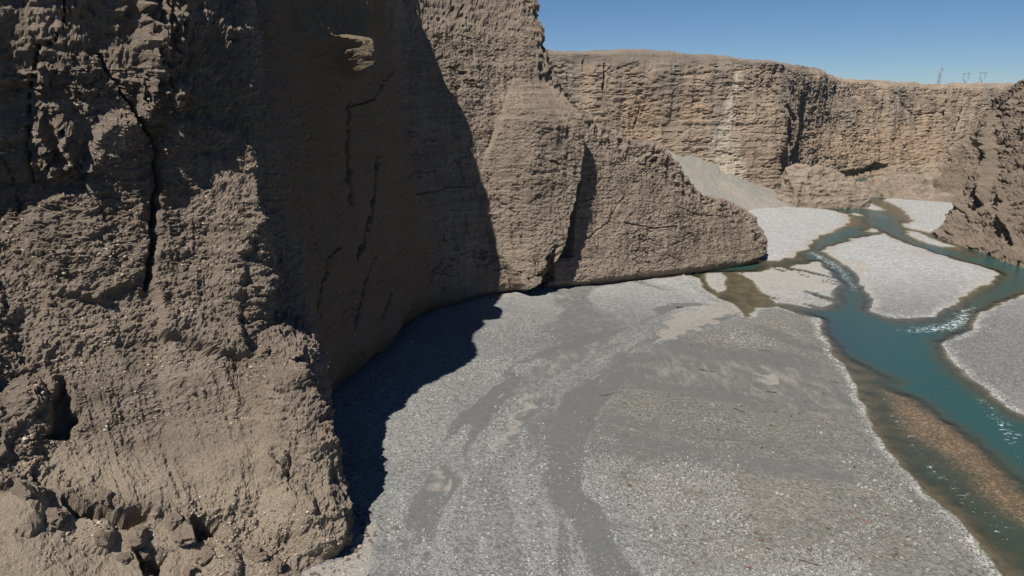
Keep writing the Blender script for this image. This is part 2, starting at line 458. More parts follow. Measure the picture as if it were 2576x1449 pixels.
    pale = np.maximum(pale, .6 * smooth(-3, 8, s_ledge))
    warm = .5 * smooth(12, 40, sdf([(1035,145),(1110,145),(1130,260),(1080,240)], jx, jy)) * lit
    pale = np.maximum(pale, .95 * slope)
    return D, {'pale': np.clip(pale, 0, 1), 'warm': warm, 'shade_tint': .75 * sc}  # hollow tinted darker and warmer, deepening its shade by colour

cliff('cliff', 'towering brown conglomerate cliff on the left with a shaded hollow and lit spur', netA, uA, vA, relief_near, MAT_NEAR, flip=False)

# ---- the far wall
def relief_far(G, n, px, py):
    x, y, z = G[..., 0], G[..., 1], G[..., 2]
    D = fbm(x * .03, y * .03, z * .03, 3, seed=2) * 4.0
    D = D + ridge(x * .09, y * .09, z * .06, 4, seed=5) * 1.2 * smooth(3, 14, z)
    fr_ = smooth(67.5, 63, z) * .85 + .15
    D = D * (.4 + .6 * smooth(72, 64, z))
    D = D + fbm(x * .07, y * .07, z * .6, 4, .6, seed=11) * .55 * fr_
    D = D + fbm(x * .3, y * .3, z * .04, 4, seed=8) * 1.0 * fr_ + fbm(x * .09, y * .09, z * .02, 3, seed=9) * 1.2 * fr_
    D = D + ridge(x * .30, y * .30, z * .55, 4, .6, seed=19) * .55 * fr_
    D = D + (terrace(x, y, z, .24, 181, 2.4) * .6 + terrace(x, y, z, .8, 183, 2.4) * .32) * fr_
    for line, wd, dep in [([(1520,160),(1520,235)], 4, 2.5), ([(1470,150),(1470,175)], 3, 1.2), ([(1608,260),(1605,310)], 3, 1.2),
                          ([(1975,300),(1985,400),(1975,500)], 6, 3), ([(1925,200),(1960,240),(1990,300)], 7, 1.2),
                          ([(2382,225),(2378,290),(2395,330)], 6, 4), ([(2424,225),(2425,280),(2405,330)], 4, 3),
                          ([(2250,235),(2300,290),(2350,285)], 3, 1.5)]:
        D = D - dep * smooth(wd, wd * .2, linedist(line, px + 8 * fbm(x * .2, y * .2, z * .2, 3, seed=40), py))
    lip = smooth(3.5, 0, np.abs(z - 64)) * 0
    cave = smooth(-2, 8, sdf([(2060,440),(2120,432),(2170,424),(2200,408),(2232,414),(2252,440),(2200,454),(2100,452)], px, py))
    D = D - 3.5 * cave
    ck = smooth(.035, .005, np.abs(fbm(x * .06, y * .06, z * .20, 4, .55, seed=61))) * smooth(.0, .2, fbm(x * .05, y * .05, z * .05, 3, seed=62))
    D = D - ck * .8 * fr_
    D = D - .7 * smooth(.26, .40, fbm(x * .30, y * .30, z * 1.4, 3, .6, seed=63)) * fr_
    warm = .42 * smooth(-30, 60, sdf([(1440,230),(1640,225),(1800,240),(1800,300),(1700,370),(1560,360)], px, py)) * smooth(-.25, .25, fbm(x * .06, y * .06, z * .12, 3, seed=52))
    warm = warm + .35 * smooth(-30, 60, sdf([(2000,330),(2350,300),(2400,400),(2300,430),(2060,400)], px, py))
    pale = .95 * smooth(17, 4, np.minimum(np.abs(px - np.interp(py, [150, 230, 300, 430], [1852, 1848, 1822, 1806])) * np.interp(py, [150, 300, 430], [1.1, .55, .22]), 40) + 6 * fbm(x * .2, y * .2, z * .1, 3, seed=6)) * smooth(150, 175, py)
    grey = .55 * smooth(62, 67, z)
    grey = grey + .5 * smooth(20, 45, z) * smooth(.0, .3, fbm(x * .08, y * .08, z * .02, 3, seed=60))
    return D, {'warm': np.clip(warm, 0, 1), 'white': np.clip(pale, 0, .85), 'grey': np.clip(grey, 0, .45)}

ZF = [0, 8, 25, 45, 60, 68]
PF = [(2, 1.0), (20, 2.5), (120, 4), (1500, -10)]
PC = [(2, .5), (22, 2.2), (120, 3), (1500, 2)]
def st(x, y, lean, top, ang, prof=PF):
    """base, lean distance back, rim height, backward heading"""
    a = math.radians(ang); bx, by = math.sin(a), math.cos(a)
    fr = [0, .2, .45, .7, .88, 1.0]
    return ([(x + bx * lean * f, y + by * lean * f) for f in fr], top, (bx, by), prof)
B = [st(-160, 330, 14, 70, -10), st(-60, 338, 12, 70, -5), st(17, 342, 8, 69.3, -5), st(64, 350, 9, 69.8, -3), st(95, 357, 9, 68, 0), st(117, 362, 8, 67, 0),
     st(131, 367, 8, 66.5, 10, PC), st(141, 383, 10, 64.2, 20, PC), st(165, 420, 14, 62.5, 20, PC), st(205, 458, 20, 60.3, 5, PC), st(250, 486, 22, 57.3, 0, PC),
     st(300, 512, 20, 56, 0, PC), st(350, 520, 18, 55.3, 10, PC), st(420, 500, 18, 54, 30, PC), st(520, 420, 18, 56, 50, PC)]
netB = stations(B, ZF)
segB = np.linalg.norm(np.diff(np.array([r[0][0] for r in B]), axis=0), axis=1)
uB = [max(4, int(s / d)) for s, d in zip(segB, [3, 1, .55, .5, .5, .5, .5, .55, .55, .6, .7, .8, 1.4, 2])]
cliff('cliff', 'long tan canyon wall far behind the river with a flat rim', netB, uB, [2, 18, 34, 40, 30, 16, 4, 8, 5, 5], relief_far, MAT_FAR)

# ---- the right-hand wall
def relief_right(G, n, px, py):
    x, y, z = G[..., 0], G[..., 1], G[..., 2]
    D = fbm(x * .04, y * .04, z * .04, 3, seed=22) * 3.0
    D = D + ridge(x * .12, y * .12, z * .10, 5, .55, seed=25) * 2.2 * smooth(0, 8, z)
    D = D + fbm(x * .4, y * .4, z * .7, 4, .65, seed=29) * .9
    D = D + fbm(x * .2, y * .2, z * .9, 4, seed=32) * .5 + ridge(x * .55, y * .55, z * .9, 3, .6, seed=35) * .6
    D = D + terrace(x + z * .3, y, z + x * .1, .35, 191) * 1.8 + terrace(x, y, z + x * .1, 1.0, 193) * .7
    D = D - 1.6 * smooth(2.4, .4, z) 
    for line, wd, dep in [([(2496,250),(2490,350),(2497,430),(2470,500)], 10, 5), ([(2520,480),(2535,560),(2560,620)], 7, 3)]:
        D = D - dep * smooth(wd, wd * .2, linedist(line, px + 8 * fbm(x * .2, y * .2, z * .2, 3, seed=40), py))
    return D, {}
ZR = [0, 6, 14, 28, 42, 56]
def sr(pts, top, back, prof=PF): return (pts, top, back, prof)
R1 = [sr([(260,-60),(270,-60),(276,-60),(285,-60),(292,-60),(300,-60)], 60, (1,0)),
      sr([(240,70),(250,72),(256,72),(264,74),(272,75),(280,76)], 60, (1,0)),
      sr([(180,160),(190,164),(198,168),(208,172),(216,175),(224,178)], 60, (1,.2)),
      sr([(157,218),(164,222),(170,226),(180,232),(190,236),(200,240)], 59, (1,.2)),
      sr([(157,250),(164,255),(171,260),(182,268),(192,275),(202,282)], 58, (1,.2)),
      sr([(159,271),(166,277),(176,285),(188,294),(197,302),(207,312)], 57, (1,.4)),
      sr([(168,281),(175,289),(184,298),(198,308),(206,318),(216,330)], 53, (1,.5)),
      sr([(188,305),(192,310),(198,316),(206,324),(214,335),(224,346)], 48.5, (1,.5)),
      sr([(215,335),(218,338),(222,341),(228,346),(234,352),(240,358)], 44, (1,.2))]
netR = stations(R1, ZR)
cliff('cliff', 'dark brown rock slope rising at the right edge beside the river', netR, [20, 40, 80, 120, 90, 50, 50, 40], [2, 26, 30, 44, 44, 44, 4, 8, 4, 3], relief_right, MAT_RIGHT)
def relief_block(G, n, px, py):
    x, y, z = G[..., 0], G[..., 1], G[..., 2]
    D = ridge(x * .17, y * .17, z * .15, 5, .6, seed=65) * 2.6 + fbm(x * .2, y * .2, z * 1.0, 4, seed=66) * .7
    D = D - 2.0 * smooth(2.2, .3, z + .8 * fbm(x * .12, y * .12, z * 0, 2, seed=5))
    return D, {}
RB = relief_block
R2 = [sr([(178,394),(179,395),(180,396),(181,397),(183,398),(185,399)], 3, (.2,1), sp(1, 3)),
      sr([(186,380),(187,381),(188,382),(190,383),(192,385),(194,386)], 8, (.2,1), sp(1, 8)),
      sr([(196,366),(197,368),(199,370),(201,373),(204,376),(208,379)], 10.5, (.4,1), sp(1, 9)),
      sr([(206,352),(209,357),(213,362),(217,368),(221,374),(225,378)], 17, (.5,1), sp(1, 17)),
      sr([(212,346),(216,354),(221,362),(227,370),(231,374),(235,378)], 33, (.7,.7), [(1.5,.5),(8,0),(40,-2),(160,-4)]),
      sr([(222,340),(226,350),(230,358),(235,366),(239,372),(243,376)], 51, (.8,.6), [(1.5,.5),(8,1),(40,1),(160,1)]),
      sr([(250,330),(254,342),(258,352),(262,360),(266,368),(270,374)], 56, (.8,.5), [(1.5,.5),(8,1),(40,1),(160,1)])]
R2A = R2[:3] + [sr([(214,350),(217,355),(221,361),(226,368),(230,373),(234,378)], 15, (.5,1), sp(1, 15))]
cliff('rock_outcrop', 'low tan rock shelf across the water between the block and the dark buttress', stations(R2A, ZR), [24, 34, 34], [2, 10, 12, 16, 16, 14, 4, 8, 8, 6], RB, MAT_NEAR)
R2 = R2[2:]
R2[0] = sr([(203,356),(206,361),(210,366),(214,371),(218,376),(222,380)], 14, (.5,1), sp(1, 14))
cliff('cliff', 'dark jagged buttress standing behind the right-hand slope', stations(R2, ZR), [16, 30, 34, 60], [2, 14, 18, 34, 34, 34, 3, 8, 8, 4], relief_right, MAT_RIGHT)

# ---- low rock block at the foot of the far wall
R3 = [sr([(125,350),(125,351),(126,352),(127,354),(128,355),(129,356)], 3, (.3,1), sp(1, 3)),
      sr([(127,342),(128,343),(128.5,345),(129,347),(130,349),(131,351)], 13, (0,1), sp(1, 13)),
      sr([(132,337),(133,339),(133.5,341),(134,343),(135,346),(136,349)], 19, (0,1), sp(1, 19)),
      sr([(146,337),(146,339),(146,341),(146.5,343),(147,346),(147,349)], 16.5, (0,1), sp(1, 15)),
      sr([(160,337),(160,338),(160,340),(160,342),(159,345),(158,348)], 12, (0,1), sp(1, 10)),
      sr([(168,341),(168,342),(167.5,343),(167,345),(166,347),(164,350)], 7.5, (-.3,1), sp(1, 7.5)),
      sr([(170,352),(170,352.5),(169.5,353),(169,353.5),(168,354),(166,355)], 5, (-.8,.6), sp(1, 5))]
cliff('rock_outcrop', 'low brown rock block at the foot of the far wall beside the water', stations(R3, ZR), [16, 16, 36, 36, 24, 20], [2, 8, 10, 14, 14, 12, 4, 8, 8, 6], relief_block, MAT_NEAR)

# ------------------------------------------------------------------ valley floor
def q4(l): return [P(1717.3 + a / 3, 429.3 + b / 3) for a, b in l]
def q7(l): return [P(1717.3 + a * .4166, 845.2 + b * .4166) for a, b in l]
def qd(l): return [P(a, b) for a, b in l]
MAIN = qd([(1500,716),(1735,690),(1762,700),(1766,722),(1800,745),(1845,763),(1880,797),(1902,776),(1950,770),(2005,788),(2062,800),(2078,850),(2100,890),(2150,965),(2185,1050),(2230,1125),(2300,1205),(2400,1297),(2480,1385),(2535,1460)]) + [(50,40),(60,0),(60,-120),(-200,-120),(-200,230),(-20,230),(20,200)]
BARS = [
 MAIN,
 q4([(560,760),(700,735),(930,705),(950,682),(1020,680),(1080,730),(1140,800),(1200,860),(1130,900),(1145,950),(1150,1000),(1100,1030),(1000,1042),(900,1020),(700,1000),(620,950),(560,890),(480,800),(400,770)]),
 q4([(170,775),(300,768),(330,800),(340,900),(260,925),(200,870)]),
 q4([(1050,600),(1200,545),(1350,495),(1450,490),(1510,465),(1560,490),(1700,550),(1900,620),(2100,680),(2300,735),(2395,780),(2380,820),(2250,870),(2150,930),(2060,1010),(1980,1060),(1880,1110),(1750,1125),(1600,1115),(1490,1090),(1430,1070),(1425,1010),(1440,970),(1400,930),(1350,870),(1310,800),(1260,740),(1210,710),(1150,660),(1080,620)]),
 q4([(1360,450),(1430,425),(1490,455),(1400,467)]),
 q4([(200,180),(515,250),(800,270),(1000,285),(1150,300),(1240,335),(1265,375),(1240,410),(1150,460),(1050,490),(990,530),(940,590),(880,620),(830,650),(720,685),(560,672),(400,640),(200,500)]),
 q4([(1230,322),(1330,322),(1385,345),(1300,340)]),
 q4([(1350,228),(1420,245),(1540,298),(1480,303),(1400,290),(1345,275)]),
 q4([(1490,215),(1650,205),(2000,235),(2300,270),(2300,480),(1870,472),(1790,452),(1660,432),(1645,405),(1742,385),(1700,340),(1620,270),(1560,245)]),
 q4([(1670,445),(1800,470),(1950,540),(2090,578),(1950,576),(1800,540),(1700,480)]),
 q4([(2700,890),(2576,940),(2400,1000),(2250,1080),(2190,1150),(2210,1190),(2150,1215),(1980,1280),(1950,1310)]) + q7([(1560,40),(1600,130),(1700,240),(1830,330),(1950,430),(2061,490)]) + [(100,105),(110,60),(120,0),(130,-120),(400,-120),(400,150),(190,150)],
]
SHOALS = [  # outline, how shallow it is
 (q7([(1230,330),(1380,350),(1500,440),(1650,520),(1850,660),(1980,800),(2061,880),(2200,1050),(2200,1250),(2061,1150),(1850,1010),(1700,850),(1500,680),(1350,560),(1270,450)]), .76),
 (q7([(880,30),(960,60),(1130,210),(1250,300),(1420,400),(1700,560),(1980,820),(2300,1150),(2600,1800),(2000,1700),(1850,1350),(1400,830),(1250,650),(1100,430),(1000,230)]), .50),
 (q7([(1000,130),(1200,210),(1400,270),(1250,320),(1050,230)]), .55),
 (q4([(170,760),(500,760),(640,950),(1000,1040),(900,1060),(500,1070),(300,930)]), .8),
 (q4([(1420,1000),(1500,1090),(1850,1130),(2000,1060),(2300,860),(2330,900),(2050,1060),(1800,1180),(1500,1150),(1400,1060)]), .5),
 (q4([(1000,320),(1260,340),(1420,380),(1400,420),(1250,420)]), .75), (q4([(1350,200),(1500,210),(1640,280),(1740,400),(1650,400),(1560,330),(1420,240)]), .7),
 (q4([(1700,440),(1870,470),(2100,560),(2300,660),(2150,650),(1900,560)]), .7),
 (q4([(560,680),(830,650),(930,640),(920,705),(700,735),(560,745)]), .6),
 (q4([(1080,840),(1220,860),(1180,960),(1130,1060),(1020,1060)]), .5)]

def poly_bounds(p):
    a = np.array(p); return a[:, 0].min(), a[:, 0].max(), a[:, 1].min(), a[:, 1].max()

def land_field(X, Y):
    wob = 1.0 + 0 * X
    amp = np.clip(np.hypot(X, Y) / 150, .4, 2.2)
    jx = X + amp * .9 * fbm(X * .25, Y * .25, X * 0, 4, .6, seed=71)
    jy = Y + amp * 1.6 * fbm(X * .25, Y * .25, X * 0, 4, .6, seed=77)
    L = np.full(X.shape, -1e3)
    for b in BARS:
        L = np.maximum(L, sdf(b, jx, jy))
    w = smooth(-1, 3, sdf(WBAR, jx, jy))
    al = X * WDIR[0] + Y * WDIR[1]; ac = -X * WDIR[1] + Y * WDIR[0]
    st_ = fbm(ac * .28, al * .045, X * 0, 5, .65, seed=88)
    L = np.where(w > 0, np.minimum(L, L * (1 - w) + w * (np.minimum(L, 1.2) - 2.4 * smooth(.02, .22, st_))), L)
    return L, jx, jy

WBAR = BARS[1]
_a, _b = P(1717.3 + 450 / 3, 429.3 + 770 / 3), P(1717.3 + 1100 / 3, 429.3 + 960 / 3)
_l = math.hypot(_b[0] - _a[0], _b[1] - _a[1]); WDIR = ((_b[0] - _a[0]) / _l, (_b[1] - _a[1]) / _l)
def depth_field(X, Y, L, jx, jy):
    d = np.clip(-L, 0, 30)
    dep = 1.5 * (1 - np.exp(-d / 3.2))
    for poly, s in SHOALS:
        w = smooth(-4.5, 3.5, sdf(poly, jx, jy) + 1.5 * fbm(X * .2, Y * .2, X * 0, 3, seed=84))
        dep = dep * (1 - s * w)
    return dep + .12 * fbm(X * .4, Y * .4, X * 0, 4, .6, seed=80) * smooth(0, .5, dep)

SILT = [qd([(1430,868),(1380,885),(1300,900),(1230,960),(1262,985),(1270,1020),(1200,1070),(1110,1180),(1125,1202),(1190,1180),(1250,1130),(1310,1070),(1332,1010),(1265,980),(1300,950),(1370,900)]),
        qd([(1490,955),(1420,980),(1385,1040),(1385,1110),(1400,1180),(1425,1245),(1450,1260),(1440,1200),(1485,1165),(1470,1090),(1475,1020),(1510,970),(1570,945)]),
        qd([(1530,885),(1600,862),(1700,812),(1670,845),(1600,880)]),
        qd([(1150,1230),(1175,1240),(1160,1290),(1110,1300)]), qd([(1040,1370),(1080,1360),(1100,1470),(1000,1470)]),
        qd([(1640,780),(1760,755),(1780,770),(1660,795)]), qd([(1700,1290),(1800,1400),(1900,1460),(1700,1460),(1640,1330)]),
        qd([(1960,1000),(2060,1040),(2090,1110),(2000,1090)]), qd([(1900,1180),(2100,1250),(2200,1380),(2080,1330)]),
        qd([(1760,820),(1900,800),(1960,850),(1850,880)])]
SAND = [qd([(1662,842),(1685,815),(1720,790),(1850,760),(1866,798),(1800,815),(1740,842),(1700,862),(1640,874)]),
        qd([(1096,1210),(1190,1180),(1240,1128),(1222,1200),(1150,1262),(1090,1252)]),
        qd([(1150,1010),(1240,985),(1270,1005),(1200,1075),(1160,1060)]),
        qd([(925,1330),(960,1350),(940,1440),(900,1470),(700,1480),(900,1400)]),
        qd([(1320,1010),(1345,1010),(1250,1150),(1235,1150)]), qd([(1640,1290),(1650,1290),(1700,1350),(1685,1345)]),
        qd([(1905,950),(1945,945),(1950,975),(1915,980)]),
        q4([(1600,590),(1900,630),(2000,680),(1700,640)]), q4([(1250,680),(1350,700),(1420,780),(1300,770)]),
        q4([(0,1130),(200,1020),(420,1000),(420,1080),(150,1180),(0,1240)])]
OLIVE = qd([(1490,990),(1560,940),(1720,870),(1880,800),(1950,775),(2050,800),(2100,900),(2180,1060),(2300,1210),(2530,1449),(1750,1480),(1560,1250),(1480,1120)])
FOOTB = qd([(1290,748),(1500,720),(1640,700),(1500,760),(1300,860),(1200,940),(1050,1080),(960,1180),(930,1300),(880,1300),(900,1100),(1100,900)])

def ground_z(X, Y, L, dep):
    t = smooth(0, 2.4, L)
    up_ = .10 + .55 * smooth(0, 5, L) + .25 * smooth(4, 25, L)
    n1 = fbm(X * .06, Y * .06, X * 0, 3, seed=90) * .45 * smooth(0, 8, L)
    n2 = fbm(X * .9, Y * .9, X * 0, 3, seed=93) * .05
    return np.where(L > 0, up_ * t + .02 + n1 * .8 + n2, -dep + n2)

# grid rows thin out with distance
az = np.radians(np.linspace(-58, 58, 900))
dp = np.radians(np.concatenate([np.linspace(4.2, 6.5, 40)[:-1], np.linspace(6.5, 40, 470), np.linspace(40.5, 80, 40)]))
R = (CAMZ) / np.tan(dp)
AZ, RR = np.meshgrid(az, R, indexing='ij')
X = np.tan(AZ) * RR; Y = RR.copy() + 0 * AZ
L, jx, jy = land_field(X, Y)
dep = depth_field(X, Y, L, jx, jy)
Z = ground_z(X, Y, L, dep)
fr = fbm(X * .16, Y * .16, X * 0, 4, .6, seed=95)
def zone(polys, soft, amp=2.5, rag=95):
    w = np.zeros(X.shape)
    kx = X + amp * fbm(X * .3, Y * .3, X * 0, 4, .6, seed=rag); ky = Y + amp * 1.3 * fbm(X * .3, Y * .3, X * 0, 4, .6, seed=rag + 3)
    for p in polys: w = np.maximum(w, smooth(-soft, soft, sdf(p, kx, ky)))
    return w
silt = zone(SILT, .8)
# streaks of silt between the gravel, drawn out along the old flow
C1 = qd([(1885,775),(1700,852),(1560,935),(1455,1030),(1415,1140),(1430,1260),(1500,1380),(1580,1500),(1700,1700)])
C2 = qd([(1885,775),(1700,775),(1520,850),(1330,935),(1210,1050),(1120,1200),(1060,1340),(1020,1480),(980,1700)])
def flow(X, Y):
    jx = X + 1.5 * fbm(X * .12, Y * .12, X * 0, 3, seed=98); jy = Y + 1.5 * fbm(X * .12, Y * .12, X * 0, 3, seed=99)
    return linedist(C1, jx, jy), linedist(C2, jx, jy), np.hypot(jx - C1[0][0], jy - C1[0][1])
def flow_silt(X, Y):
    d1, d2, al = flow(X, Y)
    w1 = np.interp(al, [0, 25, 50, 75, 95, 120, 150], [1.0, 2.0, 3.2, 4.6, 3.2, 2.2, 1.5]); w2 = np.interp(al, [0, 25, 50, 75, 95, 120, 150], [.5, 2.2, 3.4, 3.6, 3.0, 2.4, 2.4])
    gap = fbm(al * .06, d2 * .12, X * 0, 4, .6, seed=96)
    a = smooth(1.25, .45, d1 / w1) * smooth(-.45, -.1, fbm(al * .05, d1 * .1, X * 0, 3, seed=94))
    b = smooth(1.25, .45, d2 / w2) * smooth(-.25, .1, gap)
    n = fbm((d1 - d2) * .16, al * .022, X * 0, 4, .6, seed=97)
    return np.maximum(np.maximum(a, b), .6 * smooth(.12, .34, n)), fbm((d1 - d2) * .20, al * .02, X * 0, 5, .6, seed=87)
fs, band = flow_silt(X, Y)
silt = np.maximum(silt * .0, fs * (L > 0) * smooth(0, 2, sdf(MAIN, X, Y)))
_d1, _d2, _al = flow(X, Y)
_st = smooth(-.08, .22, fbm((_d1 - _d2) * .55, _al * .07, X * 0, 5, .65, seed=89))
sand = np.maximum(zone(SAND[:1] + SAND[3:], 1.4, 3.0, 101), .75 * zone(SAND[1:3], 2.2, 4, 103) * _st)
sand = np.maximum(sand, .7 * smooth(-.1, .1, zone(SAND[:1], 1.4, 3.0, 101) - .3) * (.5 + .5 * _st))
sand = np.maximum(sand, .42 * smooth(.16, .36, -band) * smooth(0, 3, sdf(MAIN, X, Y)))
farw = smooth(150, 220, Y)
sand = np.maximum(sand, (.35 + .65 * farw) * smooth(2.2 + 3.5 * farw, .2, L + 1.2 * fr) * (L > -.2))
sand = np.maximum(sand, .45 * zone([FOOTB], 3, 4, 105) * smooth(-.3, .3, fr + .1))
olive = zone([OLIVE], 5, 4, 108)
shore = smooth(2.6, .6, L) * (L > 0) * (1 - farw)
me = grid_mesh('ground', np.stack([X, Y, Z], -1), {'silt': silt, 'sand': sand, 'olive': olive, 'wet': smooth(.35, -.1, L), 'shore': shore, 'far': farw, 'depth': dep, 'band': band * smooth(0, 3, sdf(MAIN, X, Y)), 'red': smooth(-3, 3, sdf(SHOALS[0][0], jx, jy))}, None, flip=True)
ground = link('ground', me, 'grey gravel valley floor with silt streaks and pale sand', None, 'structure')

m = NT('river_gravel')
cell = m.voro(3.2, out='Color'); cd = m.voro(3.2, out='Distance')
sc_ = m.n('ShaderNodeSeparateColor'); m.l(cell, sc_.inputs[0])
cell2 = m.voro(1.5, out='Color'); cd2 = m.voro(1.5, out='Distance')
sc2 = m.n('ShaderNodeSeparateColor'); m.l(cell2, sc2.inputs[0])
cell3 = m.voro(.8, out='Color'); sc3 = m.n('ShaderNodeSeparateColor'); m.l(cell3, sc3.inputs[0])
nb = m.noise(.05, 5, .6); nf = m.noise(1.2, 6, .7); nm = m.noise(.3, 5, .65)
base = m.mix(m.rng(nb, .35, .65), (0.145, 0.145, 0.138), (0.182, 0.181, 0.173))
g = m.mix(m.rng(sc_.outputs[0], 0, 1, 0, .85, False), (0.065, 0.065, 0.062), (0.28, 0.28, 0.272))
c = m.mix(.55, base, g)
st_ = m.math('MULTIPLY', m.rng(cd2, .42, .22), m.rng(sc2.outputs[0], .70, .76))
st_ = m.math('MULTIPLY', st_, m.rng(nm, .42, .58))
c = m.mix(m.math('MULTIPLY', st_, .6), c, (0.45, 0.44, 0.415))
dk = m.math('MULTIPLY', m.rng(cd2, .36, .2), m.rng(sc2.outputs[1], .80, .86))
c = m.mix(m.math('MULTIPLY', dk, .7), c, (0.09, 0.085, 0.075))
c = m.mix(m.math('MULTIPLY', m.attr('olive'), .55), c, m.mix(1.0, c, (0.84, 0.80, 0.66), 'MULTIPLY'))
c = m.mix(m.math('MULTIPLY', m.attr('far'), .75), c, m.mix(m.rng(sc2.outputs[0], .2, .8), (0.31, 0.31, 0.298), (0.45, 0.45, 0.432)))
c = m.mix(m.rng(m.attr('band'), -.05, .3, 0, .42), c, m.mix(1.0, c, (1.35, 1.34, 1.32), 'MULTIPLY'))
siltc = m.mix(m.rng(nf, .3, .7), (0.103, 0.106, 0.101), (0.122, 0.124, 0.118))
sgate = m.rng(m.math('ADD', m.attr('silt'), m.math('MULTIPLY', m.math('SUBTRACT', m.noise(.6, 7, .75), .5), 1.3)), .32, .68)
c = m.mix(m.math('MULTIPLY', sgate, .88), c, siltc)
sandc = m.mix(m.rng(nf, .3, .7), (0.27, 0.243, 0.208), (0.36, 0.328, 0.285))
dgate = m.rng(m.math('ADD', m.attr('sand'), m.math('MULTIPLY', m.math('SUBTRACT', m.noise(.5, 7, .75, m.map((1, .35, 1))), .5), 1.5)), .3, .8)
c = m.mix(m.math('MULTIPLY', dgate, .62), c, sandc)
c = m.mix(m.math('MULTIPLY', m.math('MULTIPLY', m.attr('shore'), m.rng(m.noise(.22, 4, .6), .38, .6, .25, 1)), m.rng(sc_.outputs[1], .35, .8, 0, .9)), c, (0.52, 0.50, 0.46))
bedn = m.noise(.35, 6, .75)
bedc = m.mix(m.rng(bedn, .35, .65), (0.105, 0.083, 0.062), (0.20, 0.15, 0.115))
bedc = m.mix(m.math('MULTIPLY', m.attr('red'), m.rng(bedn, .3, .6, .4, 1)), bedc, (0.215, 0.13, 0.092))
bedc = m.mix(m.math('MULTIPLY', m.rng(sc_.outputs[2], .55, .8, 0, .65), m.rng(m.math('ADD', m.attr('red'), m.noise(.8, 5, .7)), .75, 1.15)), bedc, (0.44, 0.31, 0.245))
c = m.mix(m.attr('wet'), c, bedc)
m.l(c, m.b.inputs['Base Color'])
h = m.math('ADD', m.math('MULTIPLY', cd, -.6), m.math('MULTIPLY', nf, .8))
h = m.math('ADD', h, m.math('MULTIPLY', st_, .5))
keep = m.math('SUBTRACT', 1.0, m.math('MULTIPLY', sgate, .85))
m.l(m.bump(m.math('MULTIPLY', h, keep), .16, .8), m.b.inputs['Normal'])
me.materials.append(m.m)

# ------------------------------------------------------------------ water
aw = np.radians(np.linspace(8, 58, 520))
dw = np.radians(np.concatenate([np.linspace(4.5, 6.5, 24)[:-1], np.linspace(6.5, 44, 520)]))
AZ, RR = np.meshgrid(aw, CAMZ / np.tan(dw), indexing='ij')
X = np.tan(AZ) * RR; Y = RR.copy()
L, jx, jy = land_field(X, Y)
dep = depth_field(X, Y, L, jx, jy)
RAPID = q4([(2200,980),(2250,1080),(2200,1180),(2050,1230),(1700,1230),(1550,1200),(1900,1150),(2050,1050)]), q4([(900,600),(1050,620),(1200,700),(1330,850),(1380,930),(1250,910),(1120,750),(980,660)]), \
        q7([(1700,360),(1800,340),(1980,500),(2070,600),(2070,800),(1950,700),(1850,520)]), q7([(1080,280),(1250,300),(1500,620),(1700,860),(2061,1150),(2061,1440),(1850,1250),(1450,870),(1250,620),(1130,400)]), q4([(1420,320),(1600,330),(1560,380),(1440,360)])
RW = [1.0, .95, .8, .48, .6]
foam = np.zeros(X.shape)
for p, w in zip(RAPID, RW): foam = np.maximum(foam, w * smooth(-2, 4, sdf(p, jx, jy)))
zw = .05 * fbm(X * .7, Y * .7, X * 0, 3, seed=120) * (.3 + foam) + 0.02
hole = smooth(-3, 5, sdf(q4([(1060,1080),(1150,1140),(1250,1260),(1400,1400),(1250,1380),(1130,1230)]), jx, jy))
me = grid_mesh('river', np.stack([X, Y, zw], -1), {'depth': np.where(L > 0, 0, dep), 'foam': foam, 'hole': hole}, None, flip=True)
river = link('river', me, 'braided turquoise river with riffles winding between gravel bars', None, 'structure')
m = NT('river_water')
d = m.attr('depth')
warp = m.noise(.25, 4, .6)
dd = m.math('ADD', d, m.math('MULTIPLY', m.math('SUBTRACT', warp, .5), .35))
teal = m.mix(m.rng(dd, .62, 1.2), (0.045, 0.064, 0.045), (0.022, 0.070, 0.067))
teal = m.mix(m.attr('hole'), teal, (0.020, 0.055, 0.080))
fo = m.voro(.55, m.map((1.0, 1.7, 1.0)), out='Distance')
fn = m.noise(.9, 6, .75, m.map((1.0, 1.9, 1.0)), 1.2)
ff = m.math('MULTIPLY', m.rng(m.math('ADD', fn, m.math('MULTIPLY', m.attr('foam'), .17)), .66, .73), m.rng(m.attr('foam'), .15, .5))
colr = m.mix(ff, teal, (0.75, 0.82, 0.82))
m.l(colr, m.b.inputs['Base Color'])
m.b.inputs['Roughness'].default_value = .12
m.b.inputs['Specular IOR Level'].default_value = .5
m.b.inputs['IOR'].default_value = 1.33
hw = m.math('ADD', m.noise(1.3, 5, .65, m.map((1, 1.6, 1))), m.math('MULTIPLY', m.attr('foam'), m.noise(3.0, 3, .6)))
m.l(m.bump(hw, .22, .55), m.b.inputs['Normal'])
tr = m.n('ShaderNodeBsdfTransparent'); tr.inputs[0].default_value = (.82, .86, .78, 1)
gl = m.n('ShaderNodeBsdfGlossy'); gl.inputs['Roughness'].default_value = .08
fr_ = m.n('ShaderNodeFresnel'); fr_.inputs[0].default_value = 1.33
mx0 = m.n('ShaderNodeMixShader'); m.l(fr_.outputs[0], mx0.inputs[0]); m.l(tr.outputs[0], mx0.inputs[1]); m.l(gl.outputs[0], mx0.inputs[2])
mx = m.n('ShaderNodeMixShader')
op = m.math('MAXIMUM', m.rng(dd, .04, .80, .0, .97), ff)
m.l(op, mx.inputs[0]); m.l(mx0.outputs[0], mx.inputs[1]); m.l(m.b.outputs[0], mx.inputs[2])
m.l(mx.outputs[0], m.out.inputs[0])
me.materials.append(m.m)

